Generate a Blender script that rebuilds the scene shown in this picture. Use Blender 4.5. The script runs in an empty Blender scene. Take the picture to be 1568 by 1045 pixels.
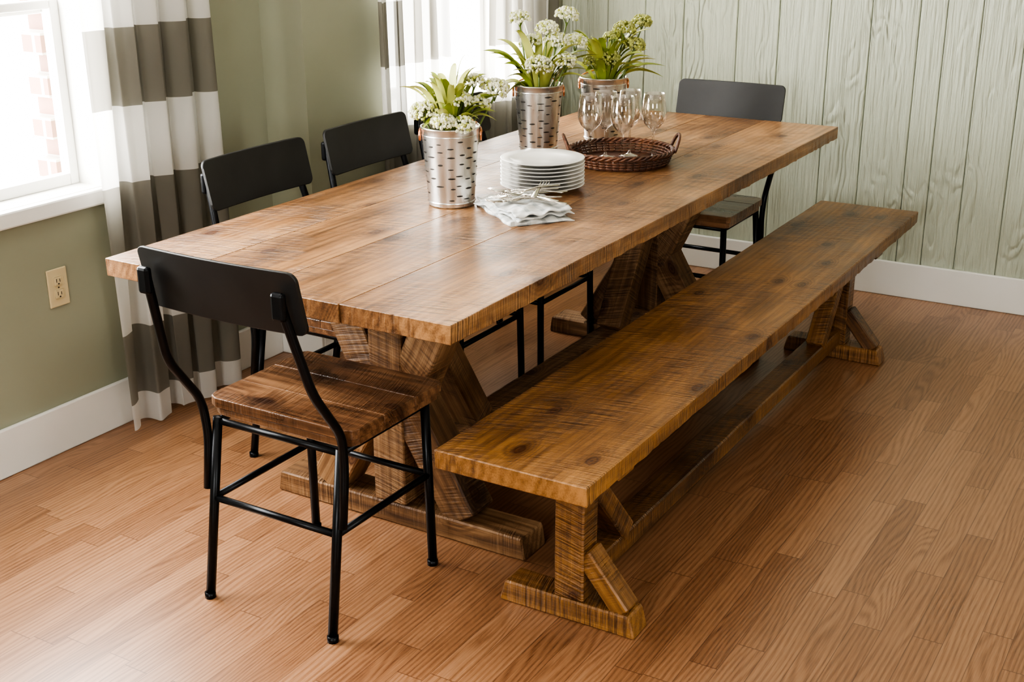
import bpy, bmesh, math, random
from mathutils import Vector, Matrix, noise, Euler
random.seed(7)
scene=bpy.context.scene
PI=math.pi
# ------------------------------------------------------------------ node helpers
class NT:
    def __init__(s,mat):
        s.m=mat; mat.use_nodes=True; s.t=mat.node_tree; s.t.nodes.clear()
        s.out=s.t.nodes.new('ShaderNodeOutputMaterial')
    def n(s,typ,**kw):
        nd=s.t.nodes.new(typ)
        for k,v in kw.items():
            if k.startswith('i_'):
                key=k[2:]; key=int(key) if key.isdigit() else key.replace('_',' ')
                if isinstance(v,bpy.types.NodeSocket): s.t.links.new(v,nd.inputs[key])
                else: nd.inputs[key].default_value=v
            else: setattr(nd,k,v)
        return nd
    def l(s,a,b): s.t.links.new(a,b)
    def math(s,op,a,b=None,c=None,clamp=False):
        nd=s.t.nodes.new('ShaderNodeMath'); nd.operation=op; nd.use_clamp=clamp
        for i,v in enumerate((a,b,c)):
            if v is None: continue
            if isinstance(v,bpy.types.NodeSocket): s.l(v,nd.inputs[i])
            else: nd.inputs[i].default_value=v
        return nd.outputs[0]
    def ramp(s,fac,stops,interp='LINEAR'):
        nd=s.t.nodes.new('ShaderNodeValToRGB'); nd.color_ramp.interpolation=interp
        e=nd.color_ramp.elements
        while len(e)<len(stops): e.new(0.5)
        for i,(p,c) in enumerate(stops):
            e[i].position=p; e[i].color=(c[0],c[1],c[2],1) if hasattr(c,'__len__') else (c,c,c,1)
        s.l(fac,nd.inputs[0]); return nd.outputs[0]
    def mix(s,fac,a,b,blend='MIX'):
        nd=s.t.nodes.new('ShaderNodeMix'); nd.data_type='RGBA'; nd.blend_type=blend
        for i,v in ((0,fac),(6,a),(7,b)):
            if isinstance(v,bpy.types.NodeSocket): s.l(v,nd.inputs[i])
            else: nd.inputs[i].default_value=(v if i==0 else (v[0],v[1],v[2],1))
        return nd.outputs[2]
    def vmul(s,v,vec):
        nd=s.t.nodes.new('ShaderNodeVectorMath'); nd.operation='MULTIPLY'; s.l(v,nd.inputs[0]); nd.inputs[1].default_value=vec
        return nd.outputs[0]
    def noise(s,v,vec,detail=3.0,rough=.5):
        return s.n('ShaderNodeTexNoise',i_Vector=s.vmul(v,vec),i_Scale=1.0,i_Detail=detail,i_Roughness=rough).outputs['Fac']
    def bsdf(s,col,rough=.5,metal=0,normal=None,coat=0,**kw):
        b=s.t.nodes.new('ShaderNodeBsdfPrincipled')
        for k,v in (('Base Color',col),('Roughness',rough),('Metallic',metal),('Coat Weight',coat)):
            if isinstance(v,bpy.types.NodeSocket): s.l(v,b.inputs[k])
            else: b.inputs[k].default_value=(v if k!='Base Color' else (v[0],v[1],v[2],1))
        for k,v in kw.items():
            b.inputs[k.replace('_',' ')].default_value=v
        if normal is not None: s.l(normal,b.inputs['Normal'])
        s.l(b.outputs[0],s.out.inputs[0]); return b
    def bump(s,h,strength=.3,dist=.01,prev=None):
        nd=s.t.nodes.new('ShaderNodeBump'); nd.inputs['Strength'].default_value=strength; nd.inputs['Distance'].default_value=dist
        s.l(h,nd.inputs['Height'])
        if prev is not None: s.l(prev,nd.inputs['Normal'])
        return nd.outputs[0]

def simple(name,col,rough=.5,metal=0,var=.08,scale=20,bump=.0,coat=0,**kw):
    m=bpy.data.materials.new(name); t=NT(m)
    tc=t.n('ShaderNodeTexCoord').outputs['Object']
    nz=t.n('ShaderNodeTexNoise',i_Vector=tc,i_Scale=scale,i_Detail=5.0)
    f=nz.outputs['Fac']
    c=t.mix(f,[x*(1-var) for x in col],[min(1,x*(1+var)) for x in col])
    n=t.bump(f,bump,.005) if bump>0 else None
    t.bsdf(c,rough,metal,n,coat,**kw); return m

def wood(name,dark,mid,light,axis='X',rough=.42,coat=.15,saw=.5,knots=True,bumpk=.35,blotk=.5,kthr=.62,tone=.08):
    m=bpy.data.materials.new(name); t=NT(m)
    tc=t.n('ShaderNodeTexCoord').outputs['Object']
    rnd=t.n('ShaderNodeObjectInfo').outputs['Random']
    off=t.math('MULTIPLY',rnd,37.0)
    comb=t.n('ShaderNodeCombineXYZ',i_0=off,i_1=off,i_2=off).outputs[0]
    mp=t.n('ShaderNodeMapping',i_Vector=tc)
    if axis=='Y': mp.inputs['Rotation'].default_value=(0,0,PI/2)
    v=t.n('ShaderNodeVectorMath',operation='ADD',i_0=mp.outputs[0],i_1=comb).outputs[0]
    sep=t.n('ShaderNodeSeparateXYZ',i_0=v)
    sep0=t.n('ShaderNodeSeparateXYZ',i_0=mp.outputs[0])
    yy=t.math('ADD',sep.outputs[1],t.math('MULTIPLY',sep.outputs[2],.6))
    # knots (2-D cells; only some cells carry one)
    kv=t.n('ShaderNodeCombineXYZ',i_0=t.math('MULTIPLY',sep.outputs[0],4.2),i_1=t.math('MULTIPLY',yy,8.0)).outputs[0]
    vn=t.n('ShaderNodeTexVoronoi',voronoi_dimensions='2D',i_Vector=kv,i_Scale=1.0)
    has=t.math('GREATER_THAN',t.n('ShaderNodeSeparateColor',i_0=vn.outputs['Color']).outputs[0],kthr)
    vo=t.math('ADD',vn.outputs['Distance'],t.math('MULTIPLY_ADD',t.noise(v,(40,40,40),2.0),.03,-.015))
    near=t.math('MULTIPLY',t.ramp(vo,[(.0,1.0),(.38,0.0)],'EASE'),has)
    wn=t.noise(v,(.9,3.5,3.5),2.0)
    ph=t.math('ADD',t.math('MULTIPLY',yy,260),t.math('MULTIPLY',wn,34.0))
    if knots: ph=t.math('ADD',ph,t.math('MULTIPLY',near,22.0))
    rings=t.math('MULTIPLY_ADD',t.math('SINE',ph),.5,.5)
    fine=t.noise(v,(5,260,260),4.0,.7)
    med=t.noise(v,(1.4,42,42),4.0,.6)
    blot=t.noise(v,(4.2,8,8),6.0,.68)
    big=t.noise(v,(1.3,3.5,3.5),2.0,.5)
    f=t.math('ADD',t.math('MULTIPLY',rings,.10),t.math('MULTIPLY',med,.38))
    f=t.math('ADD',f,t.math('MULTIPLY',fine,.50))
    f=t.math('ADD',f,t.math('MULTIPLY',t.math('SUBTRACT',blot,.5),blotk))
    f=t.math('ADD',f,t.math('MULTIPLY',t.math('SUBTRACT',big,.5),.65))
    f=t.math('ADD',f,t.math('MULTIPLY',t.math('SUBTRACT',rnd,.5),tone))
    if knots: f=t.math('SUBTRACT',f,t.math('MULTIPLY',near,.15))
    col=t.ramp(f,[(.24,dark),(.49,mid),(.74,light)])
    # saw marks (slightly curved cross-cut lines in patches)
    sx=t.math('ADD',sep.outputs[0],t.math('MULTIPLY',t.math('POWER',t.math('ADD',sep0.outputs[1],.25),2.0),.45))
    sv=t.n('ShaderNodeCombineXYZ',i_0=sx,i_1=sep.outputs[1],i_2=sep.outputs[2]).outputs[0]
    sw=t.noise(sv,(170,6,6),2.5,.6)
    brk=t.noise(v,(60,120,120),2.0,.6)
    msk=t.ramp(t.noise(v,(3.0,5,5),4.0,.65),[(.43,0.0),(.58,1.0)])
    swm=t.math('MULTIPLY',t.math('SUBTRACT',sw,.5),t.math('MULTIPLY_ADD',msk,.92,.08))
    swm=t.math('MULTIPLY',swm,t.math('MULTIPLY_ADD',brk,1.8,.2))
    col=t.mix(t.math('MULTIPLY',t.ramp(t.math('ADD',swm,.5),[(.39,1.0),(.48,0.0)]),.9*saw),col,[dark[0]*.9,dark[1]*.85,dark[2]*.8])
    col=t.mix(t.math('MULTIPLY',t.ramp(t.math('ADD',swm,.5),[(.52,0.0),(.62,1.0)]),.45*saw),col,[min(1,c*1.25) for c in light])
    if knots:
        k=t.ramp(vo,[(.02,.8),(.035,.35),(.06,.45),(.075,.95),(.10,.25),(.15,0.0)])
        col=t.mix(t.math('MULTIPLY',k,has),col,[dark[0]*.85,dark[1]*.45,dark[2]*.35])
    n1=t.bump(swm,min(1,saw*1.4),.014)
    n2=t.bump(t.math('ADD',fine,med),bumpk,.002,n1)
    rg=t.math('ADD',t.math('MULTIPLY',blot,.35),rough-.17)
    t.bsdf(col,rg,0,n2,coat,Coat_Roughness=.25); return m

# ------------------------------------------------------------------ mesh builder
class MB:
    def __init__(s): s.bm=bmesh.new(); s.mats=[]
    def mi(s,m):
        if m not in s.mats: s.mats.append(m)
        return s.mats.index(m)
    def faces(s,fs,m,smooth=False):
        i=s.mi(m)
        for f in fs: f.material_index=i; f.smooth=smooth
    def box(s,lo,hi,m,bev=0.0,M=None,segs=2):
        r=bmesh.ops.create_cube(s.bm,size=1)
        vs=r['verts']; sz=[hi[i]-lo[i] for i in range(3)]; c=[(hi[i]+lo[i])/2 for i in range(3)]
        for v in vs: v.co=Vector([v.co[i]*sz[i]+c[i] for i in range(3)])
        if M is not None:
            for v in vs: v.co=M@v.co
        es=list({e for v in vs for e in v.link_edges}); fs=list({f for v in vs for f in v.link_faces})
        s.faces(fs,m)
        if bev>0:
            rb=bmesh.ops.bevel(s.bm,geom=es,offset=bev,segments=segs,affect='EDGES',profile=.5)
            s.faces(rb['faces'],m,False)
    def loft(s,rings,m,smooth=True,close=True,cap=True):
        vr=[[s.bm.verts.new(p) for p in r] for r in rings]; fs=[]
        for a,b in zip(vr[:-1],vr[1:]):
            n=len(a)
            for i in range(n if close else n-1):
                j=(i+1)%n
                try: fs.append(s.bm.faces.new((a[i],a[j],b[j],b[i])))
                except ValueError: pass
        s.faces(fs,m,smooth)
        if cap and close:
            c=[]
            for r,rev in ((vr[0],True),(vr[-1],False)):
                try: c.append(s.bm.faces.new(r[::-1] if rev else r))
                except ValueError: pass
            s.faces(c,m,False)
        return vr
    def tube(s,pts,r,m,n=10,fillet=0.0,cap=True,sq=False,smooth=True):
        pts=[Vector(p) for p in pts]
        if fillet>0 and len(pts)>2:
            q=[pts[0]]
            for i in range(1,len(pts)-1):
                a,b,c=pts[i-1],pts[i],pts[i+1]
                d1=(a-b); d2=(c-b); l=min(fillet,d1.length*.45,d2.length*.45)
                p1=b+d1.normalized()*l; p2=b+d2.normalized()*l
                for k in range(7):
                    t=k/6; q.append(p1*(1-t)**2+b*2*t*(1-t)+p2*t*t)
            q.append(pts[-1]); pts=q
        rr=r if hasattr(r,'__len__') else [r]*len(pts)
        rings=[]; prev=None
        for i,p in enumerate(pts):
            if i==0: d=pts[1]-pts[0]
            elif i==len(pts)-1: d=pts[-1]-pts[-2]
            else: d=(pts[i+1]-p).normalized()+(p-pts[i-1]).normalized()
            d.normalize()
            if prev is None:
                up=Vector((0,0,1)) if abs(d.z)<.9 else Vector((0,1,0))
                x=d.cross(up).normalized()
            else:
                x=(prev-d*prev.dot(d)).normalized()
            prev=x; y=d.cross(x)
            rings.append([p+(x*math.cos(2*PI*k/n+(PI/4 if sq else 0))+y*math.sin(2*PI*k/n+(PI/4 if sq else 0)))*rr[i] for k in range(n)])
        s.loft(rings,m,smooth,True,cap)
    def lathe(s,prof,m,c=(0,0,0),n=40,smooth=True,cap=False):
        c=Vector(c)
        rings=[[c+Vector((r*math.cos(2*PI*k/n),r*math.sin(2*PI*k/n),z)) for k in range(n)] for r,z in prof]
        s.loft(rings,m,smooth,True,cap)
    def obj(s,name,loc=(0,0,0),rot=(0,0,0),parent=None,merge=False):
        if merge: bmesh.ops.remove_doubles(s.bm,verts=s.bm.verts,dist=1e-5)
        bmesh.ops.recalc_face_normals(s.bm,faces=s.bm.faces)
        me=bpy.data.meshes.new(name); s.bm.to_mesh(me); s.bm.free()
        for m in s.mats: me.materials.append(m)
        o=bpy.data.objects.new(name,me); scene.collection.objects.link(o)
        o.location=loc; o.rotation_euler=rot
        if parent: o.parent=parent
        return o
def empty(name,loc=(0,0,0),rz=0):
    e=bpy.data.objects.new(name,None); e.empty_display_size=.1; scene.collection.objects.link(e); e.location=loc; e.rotation_euler=(0,0,rz); return e

def board(name,p0,p1,w,h,m,parent=None,jit=.0015,c=.004,up=(0,0,1),step=.04,edge=None,endcut=None):
    p0=Vector(p0);p1=Vector(p1); d=p1-p0; L=d.length; d.normalize()
    z=Vector(up); z=(z-d*z.dot(d)).normalized(); y=z.cross(d)
    M=Matrix((d,y,z)).transposed().to_4x4(); M.translation=p0
    b=MB(); n=max(2,int(L/step)); xs=[0,c]+[c+(L-2*c)*i/n for i in range(1,n)]+[L-c,L]
    seed=random.random()*100; rings=[]
    for i,x in enumerate(xs):
        ins=c if i in(0,len(xs)-1) else 0
        W=w/2-ins;H=h/2-ins
        pr=[(-W,-H+c),(-W+c,-H),(W-c,-H),(W,-H+c),(W,H-c),(W-c,H),(-W+c,H),(-W,H-c)]
        ring=[]
        for k,(a,bb) in enumerate(pr):
            j1=noise.noise(Vector((x*9,k//2*3.1,seed)))*jit
            j2=noise.noise(Vector((x*7,k//2*5.3,seed+9)))*jit*.5
            if edge and ((edge!=1 and a<0) or (edge!=-1 and a>0)):
                j1+=noise.noise(Vector((x*6,bb*30,seed)))*.0015+(noise.noise(Vector((x*45,bb*60,seed)))*.0035 if bb<0 else noise.noise(Vector((x*50,3,seed)))*.0008)
                if bb<0: j2+=noise.noise(Vector((x*38,4,seed)))*.003
            xx=x
            if endcut and i<=1: xx=x+endcut[0]*(bb/h+.5)
            if endcut and i>=len(xs)-2: xx=x-endcut[1]*(bb/h+.5)
            ring.append(Vector((xx,a+j1,bb+j2)))
        rings.append(ring)
    b.loft(rings,m,False,True,True)
    o=b.obj(name)
    if parent:
        o.parent=parent
        o.matrix_local=M
    else: o.matrix_world=M
    return o

# ------------------------------------------------------------------ materials
M_table=wood('table_wood',(.058,.025,.011),(.215,.103,.042),(.42,.225,.095),rough=.36,saw=.66,coat=.22,kthr=.66,tone=.12,blotk=.65)
M_leg=wood('trestle_wood',(.060,.028,.013),(.21,.110,.049),(.44,.27,.140),rough=.55,saw=.5,coat=.0)
M_bench=wood('bench_wood',(.055,.022,.008),(.205,.095,.031),(.39,.195,.068),rough=.36,saw=.64,coat=.22,kthr=.64,blotk=.65)
M_seat=wood('chair_seat_wood',(.026,.011,.006),(.145,.068,.032),(.35,.185,.092),axis='Y',rough=.30,saw=.25,coat=.35,blotk=.9)
M_black=simple('black_metal',(.015,.016,.018),.34,.7,var=.2,scale=60)
M_blackply=simple('black_plywood',(.014,.0138,.0135),.46,0,var=.6,scale=9,bump=.15)
M_white=simple('white_trim_paint',(.76,.75,.71),.45,var=.03,scale=6)
M_green=simple('sage_wall_paint',(.305,.315,.235),.7,var=.05,scale=3)
M_ceil=simple('ceiling_paint',(.75,.74,.70),.8,var=.03)
M_cream=simple('outlet_plastic',(.62,.52,.32),.35,var=.03)
M_dark=simple('slot_dark',(.03,.02,.015),.6)
M_porc=simple('white_porcelain',(.82,.80,.76),.18,var=.015,coat=.3)
M_silver=simple('stainless_steel',(.62,.58,.52),.22,1,var=.1)
M_copper=simple('copper',(.75,.33,.17),.3,1,var=.1)
M_leaf=simple('leaf_green',(.26,.32,.055),.45,var=.4,scale=14)
M_leaf2=simple('leaf_pale',(.44,.46,.13),.45,var=.3,scale=14)
M_stem=simple('stem_green',(.16,.22,.06),.5)
M_flow=simple('flower_cream',(.74,.74,.55),.7,var=.2,scale=60)
M_flow2=simple('flower_green',(.32,.33,.11),.7,var=.4,scale=60)

def mat_panel():
    m=bpy.data.materials.new('green_wood_panelling'); t=NT(m)
    tc=t.n('ShaderNodeTexCoord').outputs['Object']
    wn=t.noise(tc,(1,4.2,1.9),3.0,.5)
    st=t.noise(tc,(1,60,3.0),4.0,.6)
    st2=t.noise(tc,(1,24,1.6),3.0,.6)
    sep=t.n('ShaderNodeSeparateXYZ',i_0=tc)
    ph=t.math('ADD',t.math('MULTIPLY',sep.outputs[1],120.0),t.math('MULTIPLY',wn,90.0))
    ph=t.math('ADD',ph,t.math('MULTIPLY',st2,6.0))
    rg=t.math('MULTIPLY_ADD',t.math('SINE',ph),.5,.5)
    rg=t.math('POWER',rg,1.5)
    msk=t.ramp(t.noise(tc,(1,4.5,1.6),2.0),[(.44,.0),(.62,1.0)])
    h=t.math('ADD',t.math('MULTIPLY',t.math('MULTIPLY',rg,msk),-.45),t.math('ADD',t.math('MULTIPLY',st,.9),t.math('MULTIPLY',st2,.8)))
    col=t.mix(st,(.485,.515,.415),(.395,.425,.335))
    n=t.bump(h,.85,.012)
    t.bsdf(col,.45,0,n); return m
M_panel=mat_panel()

def mat_floor():
    m=bpy.data.materials.new('oak_laminate_floor'); t=NT(m)
    tc=t.n('ShaderNodeTexCoord').outputs['Object']
    sep=t.n('ShaderNodeSeparateXYZ',i_0=tc)
    X,Y=sep.outputs[0],sep.outputs[1]
    ys=t.math('DIVIDE',Y,.066); row=t.math('FLOOR',ys)
    r1=t.n('ShaderNodeTexWhiteNoise',noise_dimensions='1D',i_W=row).outputs['Value']
    xs=t.math('ADD',t.math('DIVIDE',X,.55),t.math('MULTIPLY',r1,7.3)); colid=t.math('FLOOR',xs)
    idv=t.n('ShaderNodeCombineXYZ',i_0=row,i_1=colid).outputs[0]
    wnz=t.n('ShaderNodeTexWhiteNoise',noise_dimensions='2D',i_Vector=idv)
    r2=wnz.outputs['Value']
    r3=t.n('ShaderNodeSeparateColor',i_0=wnz.outputs['Color']).outputs[1]
    W=t.math('MULTIPLY',r2,60.0)
    wn=t.n('ShaderNodeTexNoise',noise_dimensions='4D',i_Vector=t.vmul(tc,(2.2,11,1)),i_W=W,i_Scale=1.0,i_Detail=1.0).outputs['Fac']
    amp=t.math('MULTIPLY_ADD',t.math('POWER',r3,1.6),80.0,8.0)
    ph=t.math('ADD',t.math('MULTIPLY',Y,480.0),t.math('MULTIPLY',wn,amp))
    rg=t.math('MULTIPLY_ADD',t.math('SINE',ph),.5,.5)
    rg=t.math('POWER',rg,1.5)
    fine=t.n('ShaderNodeTexNoise',noise_dimensions='4D',i_Vector=t.vmul(tc,(12,340,1)),i_W=W,i_Scale=1.0,i_Detail=3.0,i_Roughness=.65).outputs['Fac']
    f=t.math('ADD',t.math('MULTIPLY',t.math('MULTIPLY',rg,t.math('MULTIPLY_ADD',fine,1.5,.1)),.24),t.math('MULTIPLY',fine,.55))
    f=t.math('ADD',f,t.math('MULTIPLY',t.math('SUBTRACT',r2,.5),.24))
    col=t.ramp(f,[(.14,(.40,.215,.115)),(.40,(.285,.140,.068)),(.74,(.135,.056,.025))])
    fy=t.math('FRACT',ys); fx=t.math('FRACT',xs)
    ey=t.math('LESS_THAN',t.math('MINIMUM',fy,t.math('SUBTRACT',1.0,fy)),.014)
    ex=t.math('LESS_THAN',t.math('MINIMUM',fx,t.math('SUBTRACT',1.0,fx)),.0024)
    e=t.math('MAXIMUM',ey,ex)
    col=t.mix(t.math('MULTIPLY',e,.6),col,(.09,.036,.017))
    n=t.bump(t.math('SUBTRACT',1.0,f),.10,.002)
    t.bsdf(col,t.math('MULTIPLY_ADD',fine,.14,.24),0,n,.35,Coat_Roughness=.28); return m
M_floor=mat_floor()

def mat_curtain():
    m=bpy.data.materials.new('striped_sheer_fabric'); t=NT(m)
    tc=t.n('ShaderNodeTexCoord').outputs['Object']
    sep=t.n('ShaderNodeSeparateXYZ',i_0=tc)
    z=t.math('ADD',sep.outputs[2],.125)    # bands .225 m, boundary at .10
    k=t.math('FRACT',t.math('DIVIDE',z,.45))
    g=t.math('GREATER_THAN',k,.5)
    col=t.mix(g,(.84,.83,.80),(.29,.275,.24))
    d=t.n('ShaderNodeBsdfDiffuse',i_Color=col)
    tr=t.n('ShaderNodeBsdfTranslucent',i_Color=col)
    a=t.n('ShaderNodeMixShader',i_0=.5); t.l(d.outputs[0],a.inputs[1]); t.l(tr.outputs[0],a.inputs[2])
    tp=t.n('ShaderNodeBsdfTransparent')
    b=t.n('ShaderNodeMixShader',i_0=.08); t.l(a.outputs[0],b.inputs[1]); t.l(tp.outputs[0],b.inputs[2])
    t.l(b.outputs[0],t.out.inputs[0]); return m
M_curt=mat_curtain()

def mat_brick():
    m=bpy.data.materials.new('exterior_brick'); t=NT(m)
    tc=t.n('ShaderNodeTexCoord').outputs['Object']
    sep=t.n('ShaderNodeSeparateXYZ',i_0=tc)
    v=t.n('ShaderNodeCombineXYZ',i_0=t.math('ADD',sep.outputs[0],sep.outputs[1]),i_1=sep.outputs[2]).outputs[0]
    br=t.n('ShaderNodeTexBrick',i_Vector=v,i_Color1=(.24,.13,.10,1),i_Color2=(.17,.10,.08,1),i_Mortar=(.33,.30,.27,1),i_Scale=1.0,i_Mortar_Size=.008)
    br.inputs['Brick Width'].default_value=.21; br.inputs['Row Height'].default_value=.075
    t.bsdf(br.outputs['Color'],.85); return m
M_brick=mat_brick()

def mat_glass():
    m=bpy.data.materials.new('wine_glass_crystal'); t=NT(m)
    lw=t.n('ShaderNodeLayerWeight',i_Blend=.42)
    tp=t.n('ShaderNodeBsdfTransparent',i_Color=(.93,.91,.88,1))
    gl=t.n('ShaderNodeBsdfGlossy',i_Color=(1,.96,.92,1),i_Roughness=.04)
    f=t.math('MULTIPLY_ADD',lw.outputs['Facing'],.80,.06)
    mx=t.n('ShaderNodeMixShader',i_0=f); t.l(tp.outputs[0],mx.inputs[1]); t.l(gl.outputs[0],mx.inputs[2])
    t.l(mx.outputs[0],t.out.inputs[0]); return m
M_glass=mat_glass()
def mat_galv():
    m=bpy.data.materials.new('galvanized_metal'); t=NT(m)
    tc=t.n('ShaderNodeTexCoord').outputs['Object']
    a=t.noise(tc,(14,14,5),3.0)
    col=t.ramp(a,[(.3,(.62,.60,.56)),(.7,(.80,.78,.74))])
    t.bsdf(col,t.math('MULTIPLY_ADD',a,.2,.18),.92,t.bump(a,.08,.003)); return m
M_galv=mat_galv()
M_birch=simple('birch_mark_dark',(.03,.026,.022),.5,.2)
M_wick=wood('wicker',(.03,.010,.006),(.11,.040,.018),(.26,.11,.05),rough=.45,saw=.2,knots=False)
def mat_linen():
    m=bpy.data.materials.new('napkin_linen'); t=NT(m)
    tc=t.n('ShaderNodeTexCoord').outputs['Object']
    sep=t.n('ShaderNodeSeparateXYZ',i_0=tc)
    a=t.math('GREATER_THAN',t.math('FRACT',t.math('MULTIPLY',sep.outputs[0],22.0)),.72)
    b2=t.math('GREATER_THAN',t.math('FRACT',t.math('MULTIPLY',sep.outputs[1],22.0)),.72)
    c=t.math('MULTIPLY',t.math('ADD',a,b2),.5)
    nz=t.noise(tc,(300,300,300),2.0)
    col=t.mix(t.math('MULTIPLY',c,.75),(.66,.66,.63),(.26,.29,.30))
    t.bsdf(col,.85,0,t.bump(nz,.2,.002)); return m
M_linen=mat_linen()

# ------------------------------------------------------------------ room
YL=1.6133; YJ=1.43; XB=3.065; XJ=1.29; X0=-3.8; Y0=-3.4; ZC=2.5
b=MB(); b.box((X0-.2,Y0-.2,-.1),(XB+.2,YL+.2,0),M_floor); b.obj('floor')
b=MB(); b.box((X0-.2,Y0-.2,ZC),(XB+.2,YL+.2,ZC+.1),M_ceil); b.obj('ceiling')
W1=(-.90,.565,.745,2.25); W2=(1.72,2.74,.80,2.25)
def wall_xz(b,y0,y1,x0,x1,op,m):
    if op:
        a,c,z0,z1=op
        b.box((x0,y0,0),(a,y1,ZC),m); b.box((c,y0,0),(x1,y1,ZC),m); b.box((a,y0,0),(c,y1,z0),m); b.box((a,y0,z1),(c,y1,ZC),m)
    else: b.box((x0,y0,0),(x1,y1,ZC),m)
b=MB(); wall_xz(b,YL,YL+.17,X0,XJ,W1,M_green)
wall_xz(b,YJ,YJ+.35,XJ,XB+.15,W2,M_green)
b.obj('wall_left')
par=empty('wall_back')
b=MB(); b.box((XB+.012,Y0,0),(XB+.15,YJ,ZC),M_panel); b.obj('backing',parent=par)
gy=[YJ,1.20,1.02,.84,.60,.42,.21,.045,-.14,-.24,-.37,-.53,-.66,-.86,-1.0,-1.2,-1.42,-1.55,-1.8,-2.0,-2.2,-2.4,-2.65,-2.9,-3.15,Y0]
for i in range(len(gy)-1):
    b=MB(); b.box((XB,gy[i+1]+.0012,0),(XB+.0125,gy[i]-.0012,ZC),M_panel,bev=.003,segs=1)
    b.obj('panel_board',parent=par)
W3=(-1.4,-.3,.95,2.05); W4=(-1.8,-1.1,.95,2.05)  # made-up window openings out of view, sized for fill light
b=MB()
b.box((X0-.15,Y0,0),(X0,W3[0],ZC),M_green); b.box((X0-.15,W3[1],0),(X0,YL,ZC),M_green); b.box((X0-.15,W3[0],0),(X0,W3[1],W3[2]),M_green); b.box((X0-.15,W3[0],W3[3]),(X0,W3[1],ZC),M_green)
b.obj('wall_rear')
b=MB(); wall_xz(b,Y0-.15,Y0,X0,XB,W4,M_green); b.obj('wall_right')

def baseboard(name,lo,hi):
    b=MB(); b.box(lo,hi,M_white,bev=.004); return b.obj(name)
BT=.016;BH=.145
baseboard('baseboard_left',(X0,YL-BT,0),(XJ-BT,YL,BH))
baseboard('baseboard_left_jog',(XJ-BT,YJ-BT,0),(XJ,YL,BH))
baseboard('baseboard_left_far',(XJ,YJ-BT,0),(XB-BT,YJ,BH))
baseboard('baseboard_back',(XB-BT,Y0,0),(XB,YJ,BH))
baseboard('baseboard_right',(X0,Y0,0),(XB-BT,Y0+BT,BH))
baseboard('baseboard_rear',(X0,Y0+BT,0),(X0+BT,YL-BT,BH))

def window_y(name,op,yw,depth,proj=.03):
    x0,x1,z0,z1=op; b=MB(); f=.032; ys=yw+depth*.55
    b.box((x0,yw-.004,z0),(x0+.02,yw+depth,z1),M_white); b.box((x1-.02,yw-.004,z0),(x1,yw+depth,z1),M_white); b.box((x0,yw-.004,z1-.02),(x1,yw+depth,z1),M_white)
    b.box((x0-.05,yw-proj,z0-.03),(x1+.05,yw,z0+.018),M_white,bev=.006)
    b.box((x0,yw,z0),(x1,yw+depth,z0+.018),M_white)
    zm=(z0+z1)/2-.215
    def sash(za,zb,y):
        a,c=x0+.02,x1-.02
        b.box((a,y,za),(a+f,y+.035,zb),M_white,bev=.004); b.box((c-f,y,za),(c,y+.035,zb),M_white,bev=.004)
        b.box((a+f,y,za),(c-f,y+.035,za+f*1.1),M_white,bev=.004); b.box((a+f,y,zb-f*.8),(c-f,y+.035,zb),M_white,bev=.004)
    sash(z0+.018,zm+.02,ys); sash(zm-.02,z1-.02,ys+.037)
    return b.obj(name)
window_y('window_1',W1,YL,.17)
window_y('window_2',W2,YJ,.35)
b=MB()
for zz in (W3[2],1.48,W3[3]-.04):
    b.box((X0-.1,W3[0],zz),(X0-.05,W3[1],zz+.04),M_white)
for yy in (W3[0],-.8,W3[1]-.04): b.box((X0-.1,yy,W3[2]),(X0-.05,yy+.04,W3[3]),M_white)
b.obj('fill_window_3')  # unseen window added behind the camera to let in fill
b=MB()
for zz in (W4[2],1.48,W4[3]-.04): b.box((W4[0],Y0-.1,zz),(W4[1],Y0-.05,zz+.04),M_white)
for xx in (W4[0],W4[1]-.04): b.box((xx,Y0-.1,W4[2]),(xx+.04,Y0-.05,W4[3]),M_white)
b.obj('fill_window_4')  # another added, unseen window, giving fill from the right wall

b=MB()
for i in range(30):
    z=i*.075; o=(.035 if i%2 else 0)+random.uniform(-.012,.012)
    b.box((1.035+o,2.4,z),(1.26,2.50,z+.0755),M_brick)
b.obj('exterior_brick_pier')

def curtain(name,x0,x1,y,z0,z1,folds,amp,seed,gather=.0):
    b=MB(); nx=150; nz=46; rows=[]
    rs=random.Random(seed); ph=[rs.uniform(0,6) for _ in range(5)]
    for j in range(nz+1):
        v=j/nz; z=z0+(z1-z0)*v; row=[]
        sq=1-gather*math.sin(PI*min(1,v*1.0))*.5
        for i in range(nx+1):
            u=i/nx; cx=(x0+x1)/2
            uu=u+.02*math.sin(u*9+ph[0]+z*1.2)
            a=amp*(math.sin(uu*folds*2*PI+ph[1]+.35*math.sin(z*2+ph[2]))+.35*math.sin(uu*folds*4.3*PI+ph[3]+z*.8))
            a*=(.75+.25*(1-v))
            row.append(Vector((cx+(u-.5)*(x1-x0)*sq+.012*math.sin(uu*folds*4*PI+ph[4]),y+a,z+.006*math.sin(u*12+ph[2])*(1-v))))
        rows.append(row)
    b.loft(rows,M_curt,True,False,False)
    o=b.obj(name); return o
curtain('curtain',.475,.955,1.535,.012,2.275,4.5,.030,3)
curtain('curtain',1.61,2.02,1.355,.012,2.275,4,.028,5)
curtain('curtain',2.36,2.88,1.355,.012,2.275,5,.028,8)
curtain('curtain',-1.45,-1.0,1.535,.012,2.275,4.5,.030,9)
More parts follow.
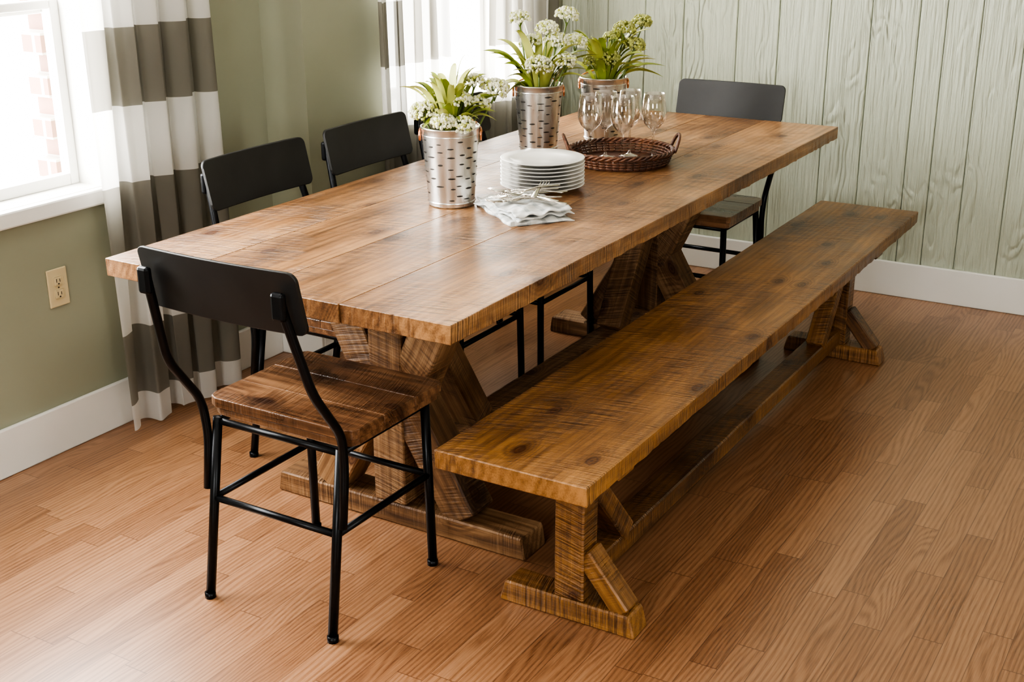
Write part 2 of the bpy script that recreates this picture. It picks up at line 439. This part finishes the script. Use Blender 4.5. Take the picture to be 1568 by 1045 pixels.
for nm,(xa,xb2,y,yw) in {'curtain_rod':(-1.5,1.10,1.535,YL),'curtain_rod.001':(1.52,2.97,1.355,YJ)}.items():
    b=MB(); b.tube([(xa,y,2.29),(xb2,y,2.29)],.012,M_black,12)
    for xx in (xa+.03,xb2-.03): b.tube([(xx,y,2.29),(xx,yw,2.29)],.007,M_black,8)
    for xx in (xa,xb2): b.lathe([(.001,-.02),(.016,-.012),(.02,0),(.016,.012),(.001,.02)],M_black,(xx,y,2.29),16)
    b.obj('curtain_rod')

b=MB(); b.box((.302,YL-.006,.444),(.373,YL,.559),M_cream,bev=.003)
for zc in (.482,.521):
    b.box((.321,YL-.009,zc-.014),(.354,YL-.005,zc+.014),M_cream,bev=.004)
    b.box((.330,YL-.0095,zc-.003),(.332,YL-.0085,zc+.008),M_dark); b.box((.342,YL-.0095,zc-.003),(.344,YL-.0085,zc+.006),M_dark)
    b.box((.335,YL-.0095,zc-.010),(.340,YL-.0085,zc-.006),M_dark)
b.box((.3355,YL-.0075,.4995),(.3395,YL-.0055,.5035),M_dark)
b.obj('electrical_outlet')

# ------------------------------------------------------------------ table
tab=empty('dining_table')
TL=2.582;TW=.997;ZT=.762;TT=.044
ws=[.285,.235,.245,.232]; y=0
for i,w in enumerate(ws):
    board('top_plank_%d'%(i+1),(random.uniform(-.003,.003),y+w/2,ZT-TT/2),(TL+random.uniform(-.003,.003),y+w/2,ZT-TT/2),w-.0003,TT,M_table,tab,jit=.0003,c=.0014,step=.02,edge=(-1 if i==0 else 1 if i==3 else None))
    y+=w
def trestle(par,xc,yc,tx,py,footy,zf,ztop,waist,spl,splt,bw,mat,braces=(1,-1),up=True,ec=.01):
    board('foot',(xc,footy[0],zf/2),(xc,footy[1],zf/2),tx,zf,mat,par,endcut=(ec,ec))
    board('bearer',(xc,yc-splt-.06,ztop-.03),(xc,yc+splt+.06,ztop-.03),tx,.06,mat,par)
    board('post',(xc,yc,zf),(xc,yc,ztop-.06),py,tx*.96,mat,par,up=(1,0,0))
    for s in braces:
        board('brace_low',(xc,yc+s*spl,zf),(xc,yc+s*py*.25,waist+.03),bw,tx*.9,mat,par,up=(1,0,0))
        if up: board('brace_high',(xc,yc+s*py*.25,waist-.03),(xc,yc+s*splt,ztop-.06),bw,tx*.9,mat,par,up=(1,0,0))
for xc in (.46,2.02):
    trestle(tab,xc,.48,.11,.10,(.065,.87),.06,ZT-TT,.36,.22,.18,.10,M_leg)
board('stretcher',(.515,.48,.11),(1.965,.48,.11),.10,.085,M_leg,tab)
board('knee_brace',(.52,.465,.60),(.80,.465,.165),.09,.08,M_leg,tab,up=(1,0,1))
board('knee_brace',(1.96,.465,.60),(1.68,.465,.165),.09,.08,M_leg,tab,up=(-1,0,1))

# ------------------------------------------------------------------ bench
ben=empty('dining_bench')
board('seat_plank',(.03,-.1145,.459-.022),(2.67,-.1145,.459-.022),.371,.044,M_bench,ben,jit=.0003,c=.0025,step=.02,edge=2)
for xc in (.262,2.25):
    board('foot',(xc,-.325,.0275),(xc,.03,.0275),.075,.055,M_bench,ben,endcut=(.015,.015))
    board('bearer',(xc,-.28,.4),(xc,.0,.4),.075,.03,M_bench,ben)
    board('post',(xc,-.155,.055),(xc,-.155,.385),.075,.07,M_bench,ben,up=(1,0,0))
    board('brace_low',(xc,-.288,.05),(xc,-.185,.175),.045,.06,M_bench,ben,up=(1,0,0))
board('stretcher',(.30,-.14,.085),(2.213,-.14,.085),.075,.055,M_bench,ben)
board('knee_brace',(.29,-.15,.35),(.50,-.15,.11),.06,.055,M_bench,ben,up=(1,0,1))
board('knee_brace',(2.22,-.15,.35),(2.01,-.15,.11),.06,.055,M_bench,ben,up=(-1,0,1))

# ------------------------------------------------------------------ chair
def build_chair():
    b=MB(); r=.0115
    ZS=.49
    for s in (-1,1):
        b.tube([(-.262,s*.185,.004),(-.190,s*.180,.445)],r,M_black,12)
        b.tube([(.135,s*.187,.004),(.130,s*.180,.445)],r,M_black,12)
        for x in (-.262,.135): b.lathe([(.0,.0),(.0135,.0),(.0135,.014),(.0,.014)],M_black,(x,s*.186,0),12)
        b.tube([(-.222,s*.200,.27),(-.205,s*.200,.40),(-.212,s*.204,.49),(-.300,s*.206,.615),(-.348,s*.186,.80),(-.356,s*.184,.842)],.0105,M_black,10,fillet=.035)
        b.box((-.368,s*.184-.016,.790),(-.350,s*.184+.016,.850),M_black,bev=.007)
        b.tube([(-.222,s*.183,.25),(.133,s*.184,.25)],.0085,M_black,8)
        b.tube([(-.19,s*.180,.435),(.130,s*.180,.435)],.0085,M_black,8)
    b.tube([(-.222,-.183,.25),(-.222,.183,.25)],.0085,M_black,8)
    b.tube([(.133,-.184,.25),(.133,.184,.25)],.0085,M_black,8)
    b.tube([(-.19,-.18,.435),(-.19,.18,.435)],.0085,M_black,8)
    b.tube([(.130,-.18,.435),(.130,.18,.435)],.0085,M_black,8)
    def slab(x0,x1,hw,z0,z1,cr,cf,ch):
        def outline(ins):
            a0,a1,w=x0+ins,x1-ins,hw-ins
            return [(a0,-w+cr),(a0+cr*.4,-w+cr*.25),(a0+cr,-w),(a1-cf,-w),(a1,-w+cf),(a1,w-cf),(a1-cf,w),(a0+cr,w),(a0+cr*.4,w-cr*.25),(a0,w-cr)]
        rings=[]
        for z,ins in ((z0,ch),(z0+ch,0),(z1-ch,0),(z1-ch*.3,ch*.3),(z1,ch)):
            rings.append([Vector((x,yv,z)) for x,yv in outline(ins)])
        b.loft(rings,M_seat,False,True,True)
    slab(-.190,-.072,.213,.466,ZS,.028,.002,.002)
    slab(-.0715,.048,.213,.466,ZS-.0004,.002,.002,.002)
    slab(.0485,.165,.213,.466,ZS,.002,.012,.002)
    slab(-.185,.158,.206,.445,.4665,.03,.012,.004)
    n=36; th=.009; rings=[]
    zc=.819; hh=.070; hw=.216
    def pt(u,v,side):
        yv=u*hw
        rad=.020; lim=hh
        dx=abs(yv)-(hw-rad)
        if dx>0: lim=hh-rad+math.sqrt(max(0,rad*rad-dx*dx))
        zz=v*lim
        x=-.338+.012*(u*u)-zz*.22
        return Vector((x+side*th/2,yv,zc+zz))
    for i in range(n+1):
        u=-math.cos(PI*i/n)
        ring=[pt(u,v,-1) for v in (-1,-.97,-.5,0,.5,.97,1)]+[pt(u,v,1) for v in (1,.97,.5,0,-.5,-.97,-1)]
        rings.append(ring)
    b.loft(rings,M_blackply,True,True,True)
    return b
cb=build_chair()
ch=cb.obj('dining_chair',(.145,.445,0),(0,0,0))
for i,(x,yv,rz) in enumerate([(.725,.82,-PI/2),(1.255,.82,-PI/2),(1.76,.82,-PI/2),(2.285,.44,PI)]):
    o=bpy.data.objects.new('dining_chair',ch.data); scene.collection.objects.link(o); o.location=(x,yv,0); o.rotation_euler=(0,0,rz)

# ------------------------------------------------------------------ tableware
RV=Vector((.5158,-.8567,0)); FV=Vector((.8567,.5158,0))
def pail(loc,heads,leaves,fm,seed):
    rs=random.Random(seed); e=empty('flower_pail',(loc[0],loc[1],ZT+.0005))
    H=.215;r0=.063;r1=.080
    b=MB()
    prof=[(.0,.004),(r0-.004,.003),(r0,.0),(r0+.001,.004)]
    for i in range(1,12): prof.append((r0+(r1-r0)*i/12,H*i/12))
    prof+=[(r1,H),(r1+.003,H+.002),(r1+.003,H+.005),(r1,H+.006),(r1-.002,H+.002),(r1-.004,H-.01),(r0-.003,.02),(.0,.018)]
    b.lathe(prof,M_galv,n=48)
    for rr_,zz in ((r0+.0035,.012),(r0+(r1-r0)*.92+.001,H*.92)):
        b.lathe([(rr_-.003,zz-.004),(rr_+.0008,zz),(rr_-.003,zz+.004)],M_galv,n=48)
    b.lathe([(.0,H-.02),(r1*.6,H-.022),(r1-.006,H-.03)],M_stem,n=24)
    for col in range(17):
        a0=2*PI*col/17+rs.uniform(-.05,.05)
        for k in range(6):
            if rs.random()<.12: continue
            z=.016+(H-.03)*(k+.5*(col%2)+rs.uniform(-.15,.15))/6.3+.006; a=a0+rs.uniform(-.06,.06); w=rs.uniform(.011,.021); h=rs.uniform(.0014,.0026)
            q=[]
            for j in range(6):
                q.append((a+(j/5-.5)*w/(r0),h*math.sin(PI*(.12+.76*j/5))))
            def P(aa,zz): rr=r0+(r1-r0)*zz/H+.0014; return Vector((rr*math.cos(aa),rr*math.sin(aa),zz))
            b.loft([[P(aa,z-hz) for aa,hz in q],[P(aa,z+hz) for aa,hz in q]],M_birch,False,False,False)
    for s in (-1,1):
        c=RV*s*(r1+.004); pts=[c+Vector((0,0,H-.02))+Vector((0,0,.014*math.sin(t)))+FV*.014*math.cos(t) for t in [i*PI/6 for i in range(13)]]
        b.tube(pts,.0032,M_copper,6)
    pts=[]
    for i in range(17):
        a=PI*i/16; pts.append(RV*math.cos(a)*(r1+.006)+FV*math.sin(a)*.088*.9+Vector((0,0,H-.012+.03*math.sin(a))))
    b.tube(pts,.0026,M_copper,6)
    b.obj('pail',parent=e)
    b=MB(); f=MB()
    for (dx,dz,dd,R) in heads:
        top=RV*dx+FV*dd+Vector((0,0,H+dz)); base=RV*dx*.15+FV*dd*.15+Vector((0,0,.03))
        mid=RV*dx*.45+FV*dd*.45+Vector((0,0,H*.8))
        b.tube([base,mid,top-Vector((0,0,R*.5))],.0028,M_stem,6,fillet=.05)
        axis=(top-mid).normalized()
        for k in range(int(190*(R/.04)**1.6)):
            d=Vector((rs.gauss(0,1),rs.gauss(0,1),rs.gauss(0,1))).normalized()
            if d.dot(axis)<-.35: d=-d
            p=top+Vector((d.x*R,d.y*R,d.z*R*.72))*rs.uniform(.85,1.03)
            rr=rs.uniform(.0040,.0066)
            mtx=Matrix.Translation(p)@Euler((rs.uniform(0,6),rs.uniform(0,6),0)).to_matrix().to_4x4()@Matrix.Diagonal((1,1,.7,1))
            r=bmesh.ops.create_icosphere(f.bm,subdivisions=1,radius=rr,matrix=mtx)
            f.faces(list({q for v in r['verts'] for q in v.link_faces}),fm if rs.random()<.75 else M_leaf2)
        for k in range(9):
            a=rs.uniform(0,6.28); d=Vector((math.cos(a)*.7,math.sin(a)*.7,.5))
            b.tube([top-Vector((0,0,R*.8)),top+d*R*.7],.0012,M_stem,4)
    for (dx,dz,dd,w,mm) in leaves:
        tip=RV*dx+FV*dd; base=tip*.12+Vector((0,0,H*.75))
        P0=base;P1=tip*.35+Vector((0,0,H+max(dz,.05)*.8+.04));P2=tip+Vector((0,0,H+dz))
        side=tip.cross(Vector((0,0,1)))
        if side.length<1e-4: side=RV.copy()
        side.normalize(); side=(side+Vector((0,0,rs.uniform(-.5,.5)))).normalized()
        A=[];B=[];C=[]
        for i in range(13):
            t=i/12; p=P0*(1-t)**2+P1*2*t*(1-t)+P2*t*t
            ww=w*math.sin(PI*min(.999,(.08+.92*t)))**.8 if t<1 else .0003
            A.append(p-side*ww); C.append(p+side*ww); B.append(p-Vector((0,0,ww*.45)))
        b.loft([A,B,C],mm,True,False,False)
    b.obj('foliage',parent=e); f.obj('flower_heads',parent=e)
def lv(n,seed,rng,zr,w=.014):
    rs=random.Random(seed); o=[]
    for i in range(n):
        a=rs.uniform(0,2*PI); r=rs.uniform(*rng); o.append((math.cos(a)*r,rs.uniform(*zr),math.sin(a)*r,rs.uniform(w*.7,w*1.3),M_leaf if rs.random()<.5 else M_leaf2))
    return o
s=.00185
h1=[(-37,24,-.03,.038),(-8,12,-.06,.034),(14,38,-.01,.036),(20,8,-.06,.032),(66,50,.03,.040),(44,30,.02,.030),(-20,40,.05,.030),(36,62,.02,.028)]
pail((.875,.575),[(a*s,c*s*1.05,d,R) for a,c,d,R in h1],
     [(-74*s,60*s,0,.016,M_leaf2),(-62*s,25*s,-.03,.015,M_leaf),(10*s,92*s,.02,.015,M_leaf2),(42*s,88*s,.0,.014,M_leaf),(-30*s,75*s,.04,.015,M_leaf2),(84*s,45*s,.02,.015,M_leaf),(25*s,105*s,.01,.011,M_leaf)]+lv(44,1,(.06,.14),(.0,.15),.013),M_flow,1)
s=.0022
h2=[(-28,98,.0,.036),(12,84,-.03,.038),(42,101,.02,.040),(-0,32,-.06,.046),(25,66,-.02,.040),(55,62,.02,.040),(-12,62,.03,.036),(38,38,-.04,.038)]
pail((1.67,.75),[(a*s,c*s,d,R) for a,c,d,R in h2],
     [(-84*s,52*s,0,.018,M_leaf),(-75*s,-10*s,-.05,.018,M_leaf2),(-60*s,-25*s,-.05,.016,M_leaf),(-35*s,110*s,.0,.015,M_leaf),(60*s,30*s,-.02,.018,M_leaf2),(90*s,45*s,.0,.017,M_leaf)]+lv(48,2,(.07,.17),(.02,.19)),M_flow,2)
h3=[(5,30,-.03,.042),(30,74,.0,.038),(58,84,.02,.034),(15,58,.03,.038),(-15,28,-.02,.038),(45,50,-.02,.038)]
pail((1.93,.64),[(a*s,c*s,d,R) for a,c,d,R in h3],
     [(95*s,0*s,0,.015,M_leaf),(80*s,30*s,-.03,.015,M_leaf2),(75*s,85*s,.0,.015,M_leaf),(-45*s,55*s,.0,.016,M_leaf),(100*s,15*s,.04,.015,M_leaf)]+lv(44,3,(.07,.17),(.02,.17)),M_flow2,3)

b=MB()
for i in range(8):
    z=ZT+i*.0108
    b.lathe([(.0,z+.001),(.055,z+.001),(.060,z),(.075,z+.001),(.088,z+.008),(.122,z+.0150),(.125,z+.0168),(.122,z+.0180),(.090,z+.0115),(.078,z+.007),(.0,z+.006)],M_porc,(1.172,.452,0),56)
b.obj('plate_stack')

e=empty('wicker_tray',(1.615,.414,ZT+.0005))
b=MB(); b.lathe([(.0,.0),(.150,.0),(.152,.004),(.150,.008),(.0,.008)],M_wick,n=48); b.obj('base',parent=e)
b=MB()
for L in range(4):
    for ph in (0,1):
        pts=[]
        for i in range(177):
            a=2*PI*i/176; rr=.151+L*.003+.0048*math.sin(22*a+(PI if (L+ph)%2 else 0))
            pts.append((rr*math.cos(a),rr*math.sin(a),.009+L*.0085))
        b.tube(pts,.0034,M_wick,6)
for k in range(44):
    a=2*PI*k/44
    b.tube([(.150*math.cos(a),.150*math.sin(a),.004),(.165*math.cos(a),.165*math.sin(a),.042)],.0026,M_wick,5)
for ph in range(3):
    pts=[]
    for i in range(133):
        a=2*PI*i/132; pts.append(((.166+.005*math.cos(a*16+ph*2.1))*math.cos(a),(.166+.005*math.cos(a*16+ph*2.1))*math.sin(a),.042+.005*math.sin(a*16+ph*2.1)))
    b.tube(pts,.004,M_wick,6)
for sgn in (-1,1):
    for off in (-.005,.005):
        pts=[]
        for i in range(15):
            a=PI*i/14; pts.append(RV*sgn*(.166+.02*math.sin(a))+FV*(.05*math.cos(a)+off)+Vector((0,0,.040+.05*math.sin(a))))
        b.tube(pts,.0045,M_wick,6)
b.obj('woven_rim',parent=e)
def glass(x,yv):
    b=MB()
    prof=[(.0,.002),(.034,.0005),(.0345,.0015),(.02,.004),(.006,.008),(.0042,.02),(.0040,.085),(.006,.095),(.018,.103),(.032,.118),(.0395,.138),(.040,.155),(.037,.18),(.0335,.212),(.0325,.2125),(.036,.18),(.0388,.155),(.0383,.138),(.031,.119),(.017,.105),(.0,.099)]
    b.lathe(prof,M_glass,n=36); return b.obj('wine_glass',(x,yv,ZT+.0090))
for p in ((1.545,.490),(1.565,.385),(1.665,.325),(1.69,.42),(1.625,.475)): glass(*p)

e=empty('folded_napkins',(.885,.345,ZT),math.radians(56))
for k,(rz,z,w,h) in enumerate(((-.06,0,.255,.18),(.10,.011,.245,.175),(.01,.022,.25,.168))):
    b=MB(); nx,ny=36,26
    def P(i,j,top):
        u=i/nx-.5;v=j/ny-.5
        zz=.0028*math.sin(u*13+k*1.7+v*5)+.0025*math.sin(v*17+k*2)+.0015*math.sin(u*31+v*23)
        edge=max(abs(u),abs(v))*2
        ex=.004*math.sin(v*15+k*2); ey=.004*math.sin(u*13+k)
        if k==0 and not top: zz=0
        return Vector((u*w+ex,v*h+ey,z+(.0105 if top else 0)+zz+(-.004*edge**8 if top else (.004*edge**8 if k else .0))))
    rings=[]
    for i in range(nx+1):
        rings.append([P(i,j,True) for j in range(ny+1)]+[P(i,j,False) for j in range(ny,-1,-1)])
    b.loft(rings,M_linen,True,True,True)
    o=b.obj('napkin_%d'%(k+1),rot=(0,0,rz),parent=e)
def cutlery(kind):
    b=MB()
    def strip(sec,m):
        rings=[]
        for x,w,t,zz in sec: rings.append([Vector((x,-w,zz)),Vector((x,-w*.5,zz-t)),Vector((x,w*.5,zz-t)),Vector((x,w,zz)),Vector((x,w*.5,zz+t)),Vector((x,-w*.5,zz+t))])
        b.loft(rings,m,True,True,True)
    strip([(-.10,.004,.001,0),(-.095,.009,.0016,0),(-.06,.008,.0018,.003),(-.01,.004,.002,.006),(.03,.0035,.002,.003),(.045,.006,.0015,.0)],M_silver)
    if kind=='fork':
        strip([(.043,.005,.0014,0),(.055,.012,.0012,-.002),(.066,.0135,.0012,-.002)],M_silver)
        for k in range(4):
            yv=-.0114+k*.0076
            b.tube([(.062,yv,-.002),(.085,yv,-.001),(.108,yv,.006)],[.0021,.0019,.001],M_silver,6)
    else:
        strip([(.043,.004,.0012,0),(.055,.014,.001,-.003),(.072,.021,.001,-.004),(.090,.018,.001,-.002),(.104,.004,.001,.0)],M_silver)
    return b
fk=cutlery('fork'); sp=cutlery('spoon'); of=None;os_=None
rs=random.Random(4)
for k in range(8):
    a=math.radians((100,128,150,75,112,140,20,165)[k])
    c=Vector((.89,.335))+Vector((rs.uniform(-.03,.03),rs.uniform(-.025,.025)))
    pos=(c.x,c.y,ZT+.0405+k*.0036); rot=(rs.uniform(-.12,.12),rs.uniform(-.02,.05),a)
    if k in (2,5):
        if os_ is None: os_=sp.obj('spoon',pos,rot)
        else:
            o=bpy.data.objects.new('spoon',os_.data); scene.collection.objects.link(o); o.location=pos; o.rotation_euler=rot
    else:
        if of is None: of=fk.obj('fork',pos,rot)
        else:
            o=bpy.data.objects.new('fork',of.data); scene.collection.objects.link(o); o.location=pos; o.rotation_euler=rot

# ------------------------------------------------------------------ light
w=bpy.data.worlds.new('World'); scene.world=w; w.use_nodes=True
bg=w.node_tree.nodes['Background']; bg.inputs[0].default_value=(1,.99,.965,1); bg.inputs[1].default_value=25
def portal(name,loc,rot,sx,sy):
    L=bpy.data.lights.new(name,'AREA'); L.shape='RECTANGLE'; L.size=sx; L.size_y=sy; L.cycles.is_portal=True
    o=bpy.data.objects.new(name,L); scene.collection.objects.link(o); o.location=loc; o.rotation_euler=rot
portal('portal_window_1',((W1[0]+W1[1])/2,YL+.2,(W1[2]+W1[3])/2),(-PI/2,0,0),W1[1]-W1[0],W1[3]-W1[2])
portal('portal_window_2',((W2[0]+W2[1])/2,YJ+.38,(W2[2]+W2[3])/2),(-PI/2,0,0),W2[1]-W2[0],W2[3]-W2[2])
portal('portal_fill_window_3',(X0-.2,(W3[0]+W3[1])/2,1.5),(0,-PI/2,0),1.1,W3[1]-W3[0])
portal('portal_fill_window_4',((W4[0]+W4[1])/2,Y0-.2,1.5),(PI/2,0,0),W4[1]-W4[0],1.1)
scene.view_settings.view_transform='AgX'
scene.view_settings.look='AgX - High Contrast'
scene.view_settings.exposure=0.0

# ------------------------------------------------------------------ camera
f,psi,th,rho=1918.2018,.5419,.3464,-.0063
F=Vector((math.cos(psi)*math.cos(th),math.sin(psi)*math.cos(th),-math.sin(th)))
R=Vector((math.sin(psi),-math.cos(psi),0)); U=R.cross(F)
R2=R*math.cos(rho)+U*math.sin(rho); U2=-R*math.sin(rho)+U*math.cos(rho)
cam=bpy.data.cameras.new('camera'); co=bpy.data.objects.new('camera',cam); scene.collection.objects.link(co)
M=Matrix((R2,U2,-F)).transposed().to_4x4(); M.translation=Vector((-1.9848,-1.3407,1.5922)); co.matrix_world=M
cam.sensor_width=36; cam.sensor_fit='HORIZONTAL'; cam.lens=f/1568*36; cam.clip_start=.05
scene.camera=co
